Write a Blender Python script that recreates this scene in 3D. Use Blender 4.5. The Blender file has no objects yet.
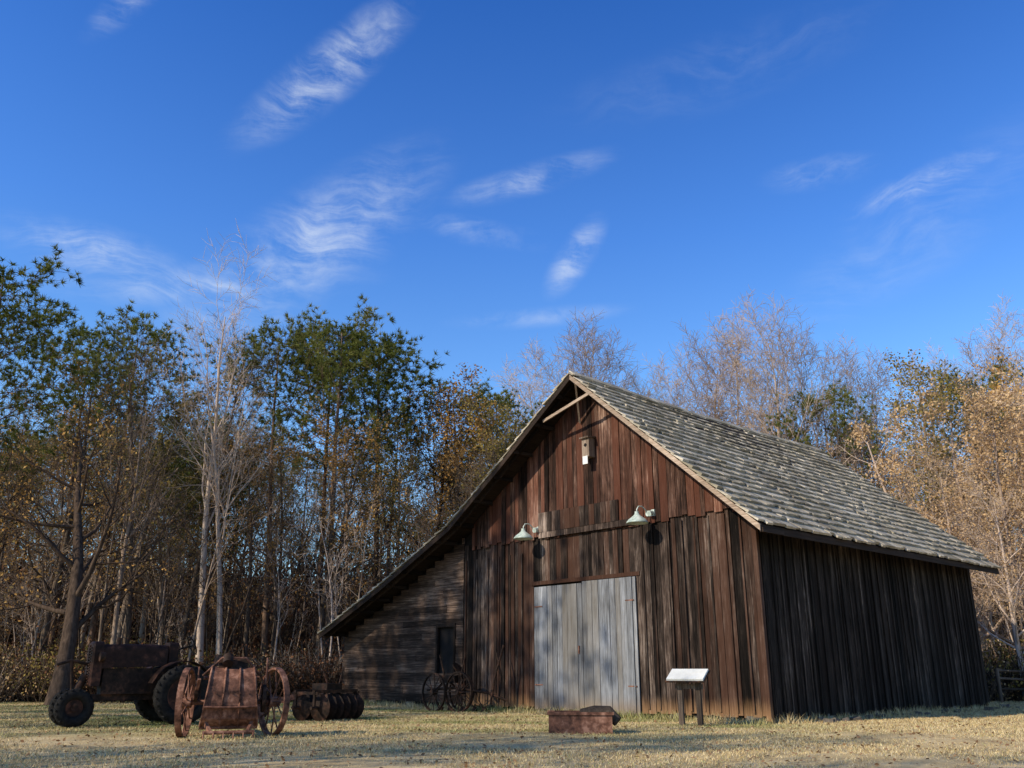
import bpy, math, random
import numpy as np
from mathutils import Vector, Matrix, Euler
R = random.Random(7); NR = np.random.RandomState(7)
scene = bpy.context.scene
scene.view_settings.view_transform='Standard'; scene.view_settings.look='None'; scene.view_settings.exposure=0
COL = scene.collection

# ------------------------------------------------------------------ mesh builder
class MB:
    def __init__(s): s.V=[]; s.F=[]; s.M=[]; s.R=[]; s.S=[]; s.n=0
    def add(s, v, f, mat=0, rnd=None, smooth=False):
        v=np.asarray(v,float); f=np.asarray(f,int)
        s.V.append(v); s.F.append(f+s.n); s.n+=len(v)
        s.M.append(np.full(len(f),mat)); s.R.append(np.full(len(f), R.random() if rnd is None else rnd) if np.isscalar(rnd) or rnd is None else rnd)
        s.S.append(np.full(len(f),smooth))
    def hexa(s, c, mat=0, rnd=None):
        s.add(c,[[0,3,2,1],[4,5,6,7],[0,1,5,4],[1,2,6,5],[2,3,7,6],[3,0,4,7]],mat,rnd)
    def box(s, x0,x1,y0,y1,z0,z1, mat=0,rnd=None, rot=None, org=None):
        c=np.array([[x0,y0,z0],[x1,y0,z0],[x1,y1,z0],[x0,y1,z0],[x0,y0,z1],[x1,y0,z1],[x1,y1,z1],[x0,y1,z1]],float)
        if rot is not None:
            m=np.array(Euler(rot).to_matrix()); o=c.mean(0) if org is None else np.array(org); c=(c-o)@m.T+o
        s.hexa(c,mat,rnd)
    def beam(s,p0,p1,w,h,mat=0,rnd=None,up=(0,0,1)):
        p0=np.array(p0,float);p1=np.array(p1,float);d=p1-p0;d/=np.linalg.norm(d)
        a=np.cross(d,up);
        if np.linalg.norm(a)<1e-4:a=np.array([1.,0,0])
        a/=np.linalg.norm(a);b=np.cross(a,d)
        a=a*w/2;b=b*h/2
        s.hexa([p0-a-b,p0+a-b,p1+a-b,p1-a-b,p0-a+b,p0+a+b,p1+a+b,p1-a+b],mat,rnd)
    def tube(s, pts, rads, k=6, mat=0, rnd=None, caps=False, smooth=True):
        pts=np.asarray(pts,float); n=len(pts); rads=np.ones(n)*rads
        t=np.gradient(pts,axis=0)
        t/= (np.linalg.norm(t,axis=1,keepdims=True)+1e-9)
        m=np.abs(t.mean(0))
        ref=np.array([0,0,1.]) if m[2]<0.8 else np.array([1.,0,0])
        a=np.cross(t,ref); a/=(np.linalg.norm(a,axis=1,keepdims=True)+1e-9); b=np.cross(t,a)
        th=np.arange(k)*2*math.pi/k
        ring=pts[:,None,:]+rads[:,None,None]*(np.cos(th)[None,:,None]*a[:,None,:]+np.sin(th)[None,:,None]*b[:,None,:])
        v=ring.reshape(-1,3); m_=n-1
        i=np.arange(m_)[:,None]*k; j=np.arange(k)[None,:]; j2=(j+1)%k
        i2=((np.arange(m_)+1)%n)[:,None]*k
        f=np.stack([i+j,i+j2,i2+j2,i2+j],-1).reshape(-1,4)
        if rnd is None: rnd=R.random()
        s.add(v,f,mat,rnd,smooth)
        if caps:
            s.add(np.vstack([ring[0]]),[list(range(k))],mat,rnd,False)
            s.add(np.vstack([ring[-1]]),[list(range(k))[::-1]],mat,rnd,False)
    def cyl(s,p0,p1,r,k=16,mat=0,rnd=None,r1=None,smooth=True):
        s.tube([p0,p1],np.array([r,r if r1 is None else r1]),k,mat,rnd,True,smooth)
    def ring(s,c,axis,r,tr,k=32,kk=8,mat=0,wid=None,rnd=None):
        c=np.array(c,float); axis=np.array(axis,float); axis/=np.linalg.norm(axis)
        a=np.cross(axis,[0,0,1.]); 
        if np.linalg.norm(a)<.01:a=np.array([1.,0,0])
        a/=np.linalg.norm(a);b=np.cross(axis,a)
        th=np.arange(k)*2*math.pi/k
        w=tr if wid is None else wid
        prof=np.arange(kk)*2*math.pi/kk+math.pi/kk
        pr=np.cos(prof)*tr; pw=np.sin(prof)*w
        if kk==4: pr=np.array([1,-1,-1,1])*tr; pw=np.array([1,1,-1,-1])*w
        rad=(np.cos(th)[:,None]*a+np.sin(th)[:,None]*b)
        v=(c+rad[:,None,:]*(r+pr)[None,:,None]+axis*pw[None,:,None]).reshape(-1,3)
        i=np.arange(k)[:,None]*kk; i2=((np.arange(k)+1)%k)[:,None]*kk; j=np.arange(kk)[None,:]; j2=(j+1)%kk
        s.add(v,np.stack([i+j,i+j2,i2+j2,i2+j],-1).reshape(-1,4),mat,rnd,kk>4)
    def mesh(s,name,mats):
        me=bpy.data.meshes.new(name)
        V=np.vstack(s.V); me.vertices.add(len(V)); me.vertices.foreach_set('co',V.ravel())
        tot=np.concatenate([np.full(len(f),f.shape[1]) for f in s.F])
        loops=np.concatenate([f.ravel() for f in s.F])
        me.loops.add(len(loops)); me.loops.foreach_set('vertex_index',loops.astype(np.int32))
        me.polygons.add(len(tot)); st=np.concatenate([[0],np.cumsum(tot)[:-1]])
        me.polygons.foreach_set('loop_start',st.astype(np.int32))
        me.update(calc_edges=True)
        me.polygons.foreach_set('material_index',np.concatenate(s.M).astype(np.int32))
        me.polygons.foreach_set('use_smooth',np.concatenate(s.S).astype(bool))
        at=me.attributes.new('rnd','FLOAT','FACE'); at.data.foreach_set('value',np.concatenate(s.R).astype(np.float32))
        for m in mats: me.materials.append(m)
        me.validate(); me.update()
        return me
    def obj(s,name,mats,parent=None,loc=(0,0,0),rot=(0,0,0)):
        if not isinstance(mats,(list,tuple)): mats=[mats]
        o=bpy.data.objects.new(name,s.mesh(name,mats)); COL.objects.link(o)
        o.location=loc;o.rotation_euler=rot
        if parent: o.parent=parent
        return o
def empty(name,loc=(0,0,0),rotz=0,parent=None):
    o=bpy.data.objects.new(name,None); COL.objects.link(o); o.location=loc;o.rotation_euler=(0,0,rotz); o.empty_display_size=.2
    if parent:o.parent=parent
    return o

# ------------------------------------------------------------------ materials
class NT:
    def __init__(s,name,world=False):
        if world: s.t=world.node_tree
        else:
            s.m=bpy.data.materials.new(name); s.m.use_nodes=True; s.t=s.m.node_tree
        s.t.nodes.clear()
    def n(s,t,**k):
        nd=s.t.nodes.new(t)
        for a,b in k.items():
            if a.startswith('i_'):
                key=a[2:]; key=int(key) if key.isdigit() else key.replace('_',' ')
                nd.inputs[key].default_value=b
            else: setattr(nd,a,b)
        return nd
    def l(s,a,b): s.t.links.new(a,b)
    def math(s,op,a,b=None,c=None,clamp=False):
        nd=s.n('ShaderNodeMath',operation=op,use_clamp=clamp)
        for i,x in enumerate((a,b,c)):
            if x is None: continue
            if isinstance(x,(int,float)): nd.inputs[i].default_value=x
            else: s.l(x,nd.inputs[i])
        return nd.outputs[0]
    def noise(s,vec,scale,detail=5,rough=.6,dist=0):
        nd=s.n('ShaderNodeTexNoise',i_Scale=scale,i_Detail=detail,i_Roughness=rough,i_Distortion=dist)
        if vec is not None: s.l(vec,nd.inputs['Vector'])
        return nd.outputs[0]
    def mapping(s,vec,scale=(1,1,1),loc=(0,0,0),rot=(0,0,0),typ='POINT'):
        nd=s.n('ShaderNodeMapping',vector_type=typ); nd.inputs['Scale'].default_value=scale; nd.inputs['Location'].default_value=loc; nd.inputs['Rotation'].default_value=rot
        s.l(vec,nd.inputs['Vector']); return nd.outputs[0]
    def ramp(s,fac,stops):
        nd=s.n('ShaderNodeValToRGB'); e=nd.color_ramp.elements
        while len(e)<len(stops): e.new(.5)
        for el,(p,c) in zip(e,stops): el.position=p; el.color=(*c,1) if len(c)==3 else c
        s.l(fac,nd.inputs[0]); return nd.outputs[0]
    def mr(s,v,a,b,c=0.,d=1.,smooth=True):
        nd=s.n('ShaderNodeMapRange'); nd.interpolation_type='SMOOTHSTEP' if smooth else 'LINEAR'
        nd.inputs['From Min'].default_value=a; nd.inputs['From Max'].default_value=b; nd.inputs['To Min'].default_value=c; nd.inputs['To Max'].default_value=d
        s.l(v,nd.inputs['Value']); return nd.outputs[0]
    def mix(s,fac,a,b,blend='MIX'):
        nd=s.n('ShaderNodeMix',data_type='RGBA',blend_type=blend)
        for i,x in ((0,fac),(6,a),(7,b)):
            if isinstance(x,(int,float)): nd.inputs[i].default_value=x
            elif isinstance(x,tuple): nd.inputs[i].default_value=(*x,1) if len(x)==3 else x
            else: s.l(x,nd.inputs[i])
        return nd.outputs[2]
    def principled(s,col,rough=.9,bump=None,bs=.3,bd=.02,metal=0,spec=.2):
        p=s.n('ShaderNodeBsdfPrincipled'); 
        if isinstance(col,tuple): p.inputs['Base Color'].default_value=(*col,1)
        else: s.l(col,p.inputs['Base Color'])
        if isinstance(rough,(int,float)): p.inputs['Roughness'].default_value=rough
        else: s.l(rough,p.inputs['Roughness'])
        p.inputs['Metallic'].default_value=metal; p.inputs['Specular IOR Level'].default_value=spec
        if bump is not None:
            b=s.n('ShaderNodeBump',i_Strength=bs,i_Distance=bd); s.l(bump,b.inputs['Height']); s.l(b.outputs[0],p.inputs['Normal'])
        o=s.n('ShaderNodeOutputMaterial'); s.l(p.outputs[0],o.inputs[0]); return s.m
    def diffuse(s,col):
        p=s.n('ShaderNodeBsdfDiffuse'); s.l(col,p.inputs[0]); o=s.n('ShaderNodeOutputMaterial'); s.l(p.outputs[0],o.inputs[0]); return s.m
def sepxyz(t,v):
    n=t.n('ShaderNodeSeparateXYZ'); t.l(v,n.inputs[0]); return n.outputs
def wood(name,stops,grain='z',tint=None,tint_amt=.5,bright=(.45,1.5),foot=None,con=(.36,.64),spec=.1,bw=.45):
    t=NT(name); tc=t.n('ShaderNodeTexCoord').outputs['Object']; at=t.n('ShaderNodeAttribute',attribute_name='rnd').outputs['Fac']
    off=t.n('ShaderNodeCombineXYZ'); k=t.math('MULTIPLY',at,37.); 
    for i in range(3): t.l(k,off.inputs[i])
    ad=t.n('ShaderNodeVectorMath',operation='ADD'); t.l(tc,ad.inputs[0]); t.l(off.outputs[0],ad.inputs[1]); v=ad.outputs[0]
    sc={'z':(14,14,.6),'x':(.6,14,14),'y':(14,.6,14)}[grain]
    g=t.noise(t.mapping(v,sc),2.2,7,.7,.4)
    big=t.noise(t.mapping(tc,{'z':(1,1,.4),'x':(.4,1,1),'y':(1,.4,1)}[grain]),.8,5,.7)
    f=t.math('ADD',t.math('MULTIPLY',g,1-bw),t.math('MULTIPLY',big,bw))
    c=t.ramp(t.mr(f,con[0],con[1],0,1,False),stops)
    br=t.mr(at,0,1,bright[0],bright[1],False)
    cc=t.n('ShaderNodeCombineXYZ'); [t.l(br,cc.inputs[i]) for i in range(3)]
    c=t.mix(1.,c,cc.outputs[0],'MULTIPLY')
    if tint:
        h=t.math('FRACT',t.math('MULTIPLY',at,7.31)); p2=t.noise(t.mapping(v,(3,3,.5)),1.1,4)
        fac=t.math('MULTIPLY',t.mr(t.math('ADD',h,p2),.85,1.4),tint_amt)
        c=t.mix(fac,c,tint)
    if foot:
        z=sepxyz(t,tc)[2]; zn=t.math('ADD',z,t.math('MULTIPLY',g,-.5)); c=t.mix(t.mr(zn,.3,-.2,0,.65),c,foot)
    return t.principled(c,.85,t.math('ADD',g,t.math('MULTIPLY',big,.3)),.6,.014,0,spec)
M_low=wood('weathered_boards',[(0,(.004,.003,.003)),(.38,(.019,.013,.010)),(.66,(.066,.046,.036)),(1,(.27,.21,.17))],tint=(.10,.044,.026),tint_amt=.45,foot=(.34,.19,.09),bright=(.2,1.6),bw=.5)
M_gab=wood('weathered_red_boards',[(0,(.006,.004,.003)),(.38,(.030,.016,.011)),(.68,(.115,.06,.042)),(1,(.36,.24,.18))],tint=(.16,.058,.034),tint_amt=.45,bright=(.18,1.6),bw=.5)
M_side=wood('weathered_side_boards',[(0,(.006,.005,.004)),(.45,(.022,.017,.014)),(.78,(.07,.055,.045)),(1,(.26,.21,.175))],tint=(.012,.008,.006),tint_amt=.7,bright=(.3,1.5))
M_lean=wood('weathered_horizontal_boards',[(0,(.012,.008,.007)),(.5,(.065,.042,.03)),(1,(.25,.17,.125))],'x',bright=(.4,1.4))
M_door=wood('grey_door_boards',[(0,(.05,.05,.052)),(.4,(.16,.163,.17)),(.8,(.28,.29,.31)),(1,(.46,.47,.49))],tint=(.20,.17,.13),tint_amt=.4,bright=(.65,1.15),foot=(.25,.17,.10))
M_trim=wood('pale_trim',[(0,(.12,.085,.06)),(.5,(.34,.25,.18)),(1,(.55,.43,.33))],'x',bright=(.8,1.1))
M_dark=wood('dark_timber_and_shade',[(0,(.008,.006,.005)),(1,(.045,.03,.022))],'y')  # dark wood; on the left barge boards its darkness stands for shade
M_sh=wood('wood_shingles',[(0,(.14,.115,.08)),(.4,(.36,.31,.235)),(.8,(.54,.48,.38)),(1,(.70,.64,.53))],'x',tint=(.20,.17,.09),tint_amt=.4,bright=(.62,1.2))
M_post=wood('grey_post_wood',[(0,(.035,.025,.02)),(.6,(.13,.095,.07)),(1,(.26,.20,.15))])
def simple(name,c1,c2,scale=8,rough=.8,metal=0,spec=.3,c3=None):
    t=NT(name); tc=t.n('ShaderNodeTexCoord').outputs['Object']; g=t.noise(tc,scale,7,.7,.3); b=t.noise(tc,scale*.25,4)
    f=t.mr(t.math('ADD',t.math('MULTIPLY',g,.6),t.math('MULTIPLY',b,.4)),.36,.64,0,1,False)
    st=[(0,c1),(1,c2)] if c3 is None else [(0,c1),(.55,c2),(1,c3)]
    return t.principled(t.ramp(f,st),rough,g,.4,.01,metal,spec)
M_rust=simple('rusted_metal',(.035,.017,.012),(.18,.08,.05),9,.75,0,.2,(.40,.21,.14))
M_drust=simple('dark_rusted_metal',(.008,.006,.005),(.035,.02,.013),7,.7,0,.15,(.12,.055,.032))
M_tpaint=simple('faded_tractor_paint',(.010,.006,.005),(.04,.019,.013),5,.65,0,.15,(.15,.06,.035))
M_tire=simple('old_rubber',(.008,.008,.008),(.03,.027,.024),14,.9,0,.1)
M_enam=simple('lamp_enamel',(.26,.33,.28),(.50,.57,.50),6,.4,0,.5,(.66,.70,.62))
M_white=simple('pale_panel',(.6,.6,.56),(.78,.78,.74),3,.5,0,.4)
M_void=simple('painted_interior_shade',(.004,.004,.004),(.012,.009,.008),3,.95)  # near-black colour that stands in for unlit hollows
M_stone=simple('field_stone',(.06,.05,.04),(.18,.15,.12),5,.9)

def leafmat(name,stops,trans=.3):
    t=NT(name); oi=t.n('ShaderNodeObjectInfo').outputs['Random']; at=t.n('ShaderNodeAttribute',attribute_name='rnd').outputs['Fac']
    f=t.math('ADD',t.math('MULTIPLY',oi,.5),t.math('MULTIPLY',at,.5))
    c=t.ramp(f,stops)
    if trans==0: return t.diffuse(c)
    d=t.n('ShaderNodeBsdfDiffuse'); tr=t.n('ShaderNodeBsdfTranslucent'); mx=t.n('ShaderNodeMixShader',i_0=trans); o=t.n('ShaderNodeOutputMaterial')
    t.l(c,d.inputs[0]);t.l(c,tr.inputs[0]);t.l(d.outputs[0],mx.inputs[1]);t.l(tr.outputs[0],mx.inputs[2]);t.l(mx.outputs[0],o.inputs[0]); return t.m
L_pine=leafmat('pine_needles',[(0,(.045,.06,.013)),(.5,(.13,.145,.034)),(1,(.26,.25,.07))],.3)
L_or=leafmat('autumn_leaves',[(0,(.20,.12,.035)),(.4,(.42,.23,.07)),(.75,(.58,.33,.11)),(1,(.55,.42,.17))],.25)
L_ol=leafmat('olive_leaves',[(0,(.10,.09,.024)),(.5,(.23,.18,.05)),(1,(.42,.29,.09))],.25)
L_tan=leafmat('tan_leaves',[(0,(.34,.22,.11)),(.5,(.58,.38,.19)),(1,(.72,.52,.29))],.25)
L_br=leafmat('brown_leaves',[(0,(.04,.018,.010)),(.5,(.11,.05,.027)),(1,(.24,.12,.06))],0)
L_lit=leafmat('leaf_litter',[(0,(.10,.055,.03)),(.5,(.26,.15,.08)),(1,(.42,.28,.15))],0)
def barkmat(name,c1,c2,c3):
    t=NT(name); tc=t.n('ShaderNodeTexCoord').outputs['Object']; oi=t.n('ShaderNodeObjectInfo').outputs['Random']
    g=t.noise(t.mapping(tc,(6,6,1.2)),2,4,.7); f=t.math('ADD',t.math('MULTIPLY',g,.7),t.math('MULTIPLY',oi,.3))
    return t.diffuse(t.ramp(t.mr(f,.3,.75,0,1,False),[(0,c1),(.5,c2),(1,c3)]))
B_gr=barkmat('grey_bark',(.06,.043,.032),(.19,.14,.10),(.44,.35,.27))
B_dk=barkmat('dark_bark',(.014,.010,.008),(.045,.032,.024),(.12,.083,.06))
B_pn=barkmat('pine_bark',(.035,.022,.016),(.12,.075,.05),(.32,.215,.15))
B_pale=barkmat('pale_bark',(.22,.155,.11),(.46,.34,.25),(.66,.52,.41))

# ------------------------------------------------------------------ trees
def nrm(v): return v/(np.linalg.norm(v)+1e-9)
def perp(d,ang,az):
    a=np.cross(d,[0,0,1.]); 
    if np.linalg.norm(a)<.05:a=np.cross(d,[1.,0,0])
    a=nrm(a);b=np.cross(d,a)
    return nrm(d*math.cos(ang)+(a*math.cos(az)+b*math.sin(az))*math.sin(ang))
def grow(T,tips,p,d,L,r,lv,c):
    ns=c['seg'][lv]; pts=[p]; dd=d
    for i in range(ns):
        dd=nrm(dd+NR.normal(0,c['wig'][lv],3)+np.array([0,0,c['up'][lv]])); p=p+dd*L/ns; pts.append(p)
    pts=np.array(pts); rr=r*(1-(1-c['tip'][lv])*np.linspace(0,1,ns+1))
    if lv==0: rr[0]*=1.35
    T.tube(pts,rr,c['k'][lv],0)
    if lv==c['max']: tips.append(pts); return
    nc=c['n'][lv]; az=R.random()*6
    for i in range(nc):
        f=c['st'][lv]+(1-c['st'][lv])*((i+R.random())/nc); f=min(f,.985)
        x=f*ns; j=int(x); q=pts[j]+(pts[j+1]-pts[j])*(x-j); dr=nrm(pts[j+1]-pts[j]); r0=rr[j]+(rr[j+1]-rr[j])*(x-j)
        az+=2.4+R.uniform(-.4,.4)
        ang=math.radians(R.uniform(*c['ang'][lv])); 
        cl=L*c['len'][lv]*R.uniform(.7,1.2)*c['shape'][lv](f)
        grow(T,tips,q,perp(dr,ang,az),cl,max(min(r0*c['rr'][lv],r0*.9),c['minr']),lv+1,c)
def leaves(T,C,size,mat=1,thin=1.,rnd=None):
    n=len(C); u=NR.normal(size=(n,3)); u/=np.linalg.norm(u,axis=1,keepdims=True); w=np.cross(u,NR.normal(size=(n,3))); w/=np.linalg.norm(w,axis=1,keepdims=True)
    s=(size*NR.uniform(.6,1.3,n))[:,None]; u=u*s; w=w*s*.6*thin
    v=np.stack([C-u,C+w,C+u,C-w],1).reshape(-1,3); f=np.arange(4*n).reshape(-1,4)
    T.add(v,f,mat,NR.uniform(0,1,n) if rnd is None else rnd)
def needles(T,C,D,length,k,wd=.024):
    n=len(C); C=np.repeat(C,k,0); D=np.repeat(D,k,0)
    d=D*.55+NR.normal(0,.55,(n*k,3)); d[:,2]+=.15; d/=np.linalg.norm(d,axis=1,keepdims=True)
    w=np.cross(d,NR.normal(size=(n*k,3))); w/=np.linalg.norm(w,axis=1,keepdims=True)
    L=(length*NR.uniform(.6,1.2,n*k))[:,None]; w*=wd
    v=np.stack([C-w,C+w,C+d*L],1).reshape(-1,3); T.add(v,np.arange(3*n*k).reshape(-1,3),1,np.repeat(NR.uniform(0,1,n),k))
def tipcloud(tips,per,spread):
    C=[]
    for p in tips:
        m=R.randint(*per) if isinstance(per,tuple) else per
        f=NR.uniform(.1,1,m)*(len(p)-1); j=np.minimum(f.astype(int),len(p)-2); q=p[j]+(p[j+1]-p[j])*(f-j)[:,None]
        C.append(q+NR.normal(0,spread,(m,3)))
    return np.vstack(C)
one=lambda f:1.
def bare(name,H=20,bark=None,st=.3,spread=(25,50),nb=15,leaf=None,per=(0,2),ls=.07,tr=.2,wig=.05,dens=1.,minr=.009):
    T=MB();tips=[]
    c=dict(seg=[9,5,3,2],wig=[wig,.14,.17,.2],up=[.06,.09,.05,.03],tip=[.12,.25,.35,.5],k=[8,5,3,3],max=3,
      n=[nb,int(8*dens),int(8*dens)],st=[st,.2,.12],ang=[spread,(25,55),(25,60)],len=[.36,.42,.5],
      shape=[lambda f:1.25-.75*f,lambda f:1.15-.5*f,one],rr=[.5,.55,.6],minr=minr)
    grow(T,tips,np.zeros(3)-[0,0,.3],np.array([0,0,1.]),H*.9,tr,0,c)
    if leaf: leaves(T,tipcloud(tips,per,.12),ls)
    mats=[bark or B_gr]+([leaf] if leaf else [])
    return T.mesh(name,mats),H
def leafy(name,H,leaf,bark,per=14,ls=.11,st=.3,nb=17,spread=(35,65),keep=.8,tr=.22):
    T=MB();tips=[]
    c=dict(seg=[9,5,3,2],wig=[.05,.12,.17,.2],up=[.06,.08,.05,.0],tip=[.15,.3,.4,.5],k=[8,5,3,3],max=3,
      n=[nb,6,6],st=[st,.25,.2],ang=[spread,(30,60),(30,70)],len=[.33,.42,.45],shape=[lambda f:1.3-.85*f,lambda f:1.1-.4*f,one],rr=[.5,.5,.5],minr=.012)
    grow(T,tips,np.zeros(3)-[0,0,.3],np.array([0,0,1.]),H*.92,tr,0,c)
    ph=NR.uniform(0,6,3); k=[t for t in tips if (math.sin(t[0][0]*1.3+ph[0])+math.sin(t[0][1]*1.3+ph[1])+math.sin(t[0][2]*1.1+ph[2])+R.uniform(-1,1))>-1.6*keep]
    leaves(T,tipcloud(k,per,.24),ls)
    return T.mesh(name,[bark,leaf]),H
def pine(name,H=20,st=.5,nb=30,w=.17,dens=1.):
    T=MB();tips=[]
    c=dict(seg=[10,5,3],wig=[.018,.12,.16],up=[.05,.06,.08],tip=[.15,.3,.4],k=[8,4,3],max=2,
      n=[nb,8],st=[st,.3],ang=[(50,85),(30,60)],len=[w,.45],shape=[lambda f:(1.45-1.0*max(0,(f-.6)/.4)**1.5)*(1 if f>.62 else .7),lambda f:1.1-.3*f],rr=[.32,.5],minr=.012)
    grow(T,tips,np.zeros(3)-[0,0,.3],np.array([0,0,1.]),H*.97,.2,0,c)
    C=[];D=[]
    for p in tips:
        for i in range(max(2,int(4*dens))):
            f=R.uniform(.45,1.)*(len(p)-1); j=min(int(f),len(p)-2); C.append(p[j]+(p[j+1]-p[j])*(f-j)+NR.normal(0,.17,3)); D.append(nrm(p[-1]-p[0]))
    needles(T,np.array(C),np.array(D),.32,18)
    for i in range(9):
        z=R.uniform(.15,st)*H; a=R.random()*6.28; l=R.uniform(.4,1.6); d=np.array([math.cos(a),math.sin(a),R.uniform(-.1,.3)])
        T.tube([np.array([0,0,z]),np.array([0,0,z])+d*l*.5,np.array([0,0,z-.1])+d*l],np.array([.03,.02,.008]),3,0)
    return T.mesh(name,[B_pn,L_pine]),H
BARE=[bare('bare_tree_mesh_a',20,B_gr,.35),bare('bare_tree_mesh_b',20,B_pale,.4,(20,42),14),bare('bare_tree_mesh_c',20,B_dk,.3,(30,55),15,L_or,(0,2)),bare('bare_tree_mesh_d',20,B_gr,.4,(22,45),14,L_tan,(0,2),.05,.14)]
TWIG=[bare('twiggy_tree_mesh_a',20,B_pale,.35,(20,42),20,dens=1.25,minr=.012,tr=.17),bare('twiggy_tree_mesh_b',20,B_pale,.4,(18,38),18,dens=1.25,minr=.012,tr=.15)]
PALE=[bare('bare_tree_mesh_e',15,B_pale,.12,(30,60),20,L_tan,(2,5),.07),bare('bare_tree_mesh_f',15,B_pale,.15,(30,60),20,L_tan,(1,3),.06)]
OAK=[bare('gnarled_oak_mesh',13,B_dk,.18,(40,75),14,L_or,(0,2),.07,.30,.11)]
PINE=[pine('pine_mesh_a',20,.6,30,.19),pine('pine_mesh_b',20,.55,34,.21),pine('pine_mesh_c',20,.66,28,.18)]
AUT=[leafy('autumn_mesh_a',18,L_or,B_dk,9,.085),leafy('autumn_mesh_b',18,L_ol,B_gr,10,.085,keep=.8),leafy('autumn_mesh_c',14,L_tan,B_pale,11,.08,.12),leafy('autumn_mesh_d',18,L_or,B_gr,5,.08,keep=.5)]
SAP=[bare('sapling_mesh_a',9,B_gr,.3,(20,50),9,L_or,(0,2),.05,.055,.06,.7),bare('sapling_mesh_b',9,B_pale,.4,(15,40),8,None,tr=.05,wig=.06,dens=.6),bare('sapling_mesh_c',9,B_dk,.3,(20,45),9,None,tr=.05,wig=.08,dens=.7)]

def gh(x,y):
    d=np.maximum(0,y-40); h=np.minimum(d*.06,9.)
    h=h+np.maximum(0,-x-34)*.03
    return h+ .025*np.sin(x*.9+y*.3)*np.sin(y*.7)*(y<19)
def put(mh,name,x,y,h,parent=None,rz=None,lean=.03):
    me,H=mh; o=bpy.data.objects.new(name,me); COL.objects.link(o); s=h/H
    o.location=(x,y,float(gh(x,y))-.05); o.scale=(s*R.uniform(.9,1.1),s*R.uniform(.9,1.1),s)
    o.rotation_euler=(R.uniform(-lean,lean),R.uniform(-lean,lean),R.uniform(0,6.28) if rz is None else rz)
    if parent:o.parent=parent
    return o
put(PINE[1],'pine_tree',-21.0,34,17.6); put(PINE[0],'pine_tree',-24.5,37,18)
put(OAK[0],'oak_tree',-14.8,30.5,13.4,rz=2.)
put(PINE[2],'pine_tree',-20.6,45,19.0); put(PINE[1],'pine_tree',-23.5,47,19); put(AUT[1],'autumn_tree',-18.9,44,17.0); put(AUT[3],'autumn_tree',-20.5,40,15)
put(BARE[1],'bare_tree',-13.6,41,19.2); put(BARE[0],'bare_tree',-15.6,43,18); put(BARE[1],'bare_tree',-12.2,39,16); put(BARE[1],'bare_tree',-14.8,34.5,12.5,lean=.12); put(BARE[0],'bare_tree',-17.6,42,16.5)
put(PINE[0],'pine_tree',-12.0,45,18.8); put(PINE[1],'pine_tree',-8.9,45,19.2); put(PINE[2],'pine_tree',-6.7,45,18.6); put(PINE[0],'pine_tree',-10.2,48,19.4)
put(AUT[0],'autumn_tree',-4.2,46,16.0); put(AUT[3],'autumn_tree',-2.2,49,17.2); put(PINE[2],'pine_tree',-.3,50,16.2); put(AUT[1],'autumn_tree',-5.6,43,13); put(AUT[1],'autumn_tree',-.9,46,14.2); put(AUT[0],'autumn_tree',-3.2,44,14.0)
put(AUT[3],'autumn_tree',-8.4,41,12.5); put(AUT[3],'autumn_tree',-12.,41.5,12)
put(TWIG[0],'bare_tree',4.4,60,23.4); put(TWIG[1],'bare_tree',6.3,58,23); put(TWIG[0],'bare_tree',2.6,61,22); put(TWIG[1],'bare_tree',9.6,60,20.5); put(TWIG[1],'bare_tree',13.2,58,22.8); put(TWIG[0],'bare_tree',11.2,60,21)
put(TWIG[0],'bare_tree',15.2,60,23); put(TWIG[0],'bare_tree',17.8,55,23.3); put(TWIG[1],'bare_tree',19.7,56,22.5); put(TWIG[0],'bare_tree',21.3,57,21); put(TWIG[1],'bare_tree',16.6,57,21.5); put(TWIG[1],'bare_tree',23.6,56,20); put(TWIG[0],'bare_tree',33.5,58,23.5); put(TWIG[1],'bare_tree',31,56,21); put(TWIG[0],'bare_tree',27,56,20)
put(PINE[0],'pine_tree',19.8,54,17.2); put(AUT[1],'autumn_tree',24.0,50,17.6); put(AUT[1],'autumn_tree',26.2,52,18);put(PINE[1],'pine_tree',28.2,52,18)
put(AUT[2],'autumn_tree',18.5,42,13.2); put(AUT[2],'autumn_tree',21.8,43,14.4); put(PALE[0],'bare_tree',20.6,36,13); put(PALE[0],'bare_tree',24.2,40,15.2); put(AUT[0],'autumn_tree',26.2,42,15.6); put(PALE[1],'bare_tree',18.4,37.5,10.5); put(AUT[2],'autumn_tree',22.6,36,12.8); put(PALE[1],'bare_tree',19.0,34.6,8.5); put(AUT[2],'autumn_tree',25.6,38,13.4); put(PALE[0],'bare_tree',22.4,33.5,11.5)
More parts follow.
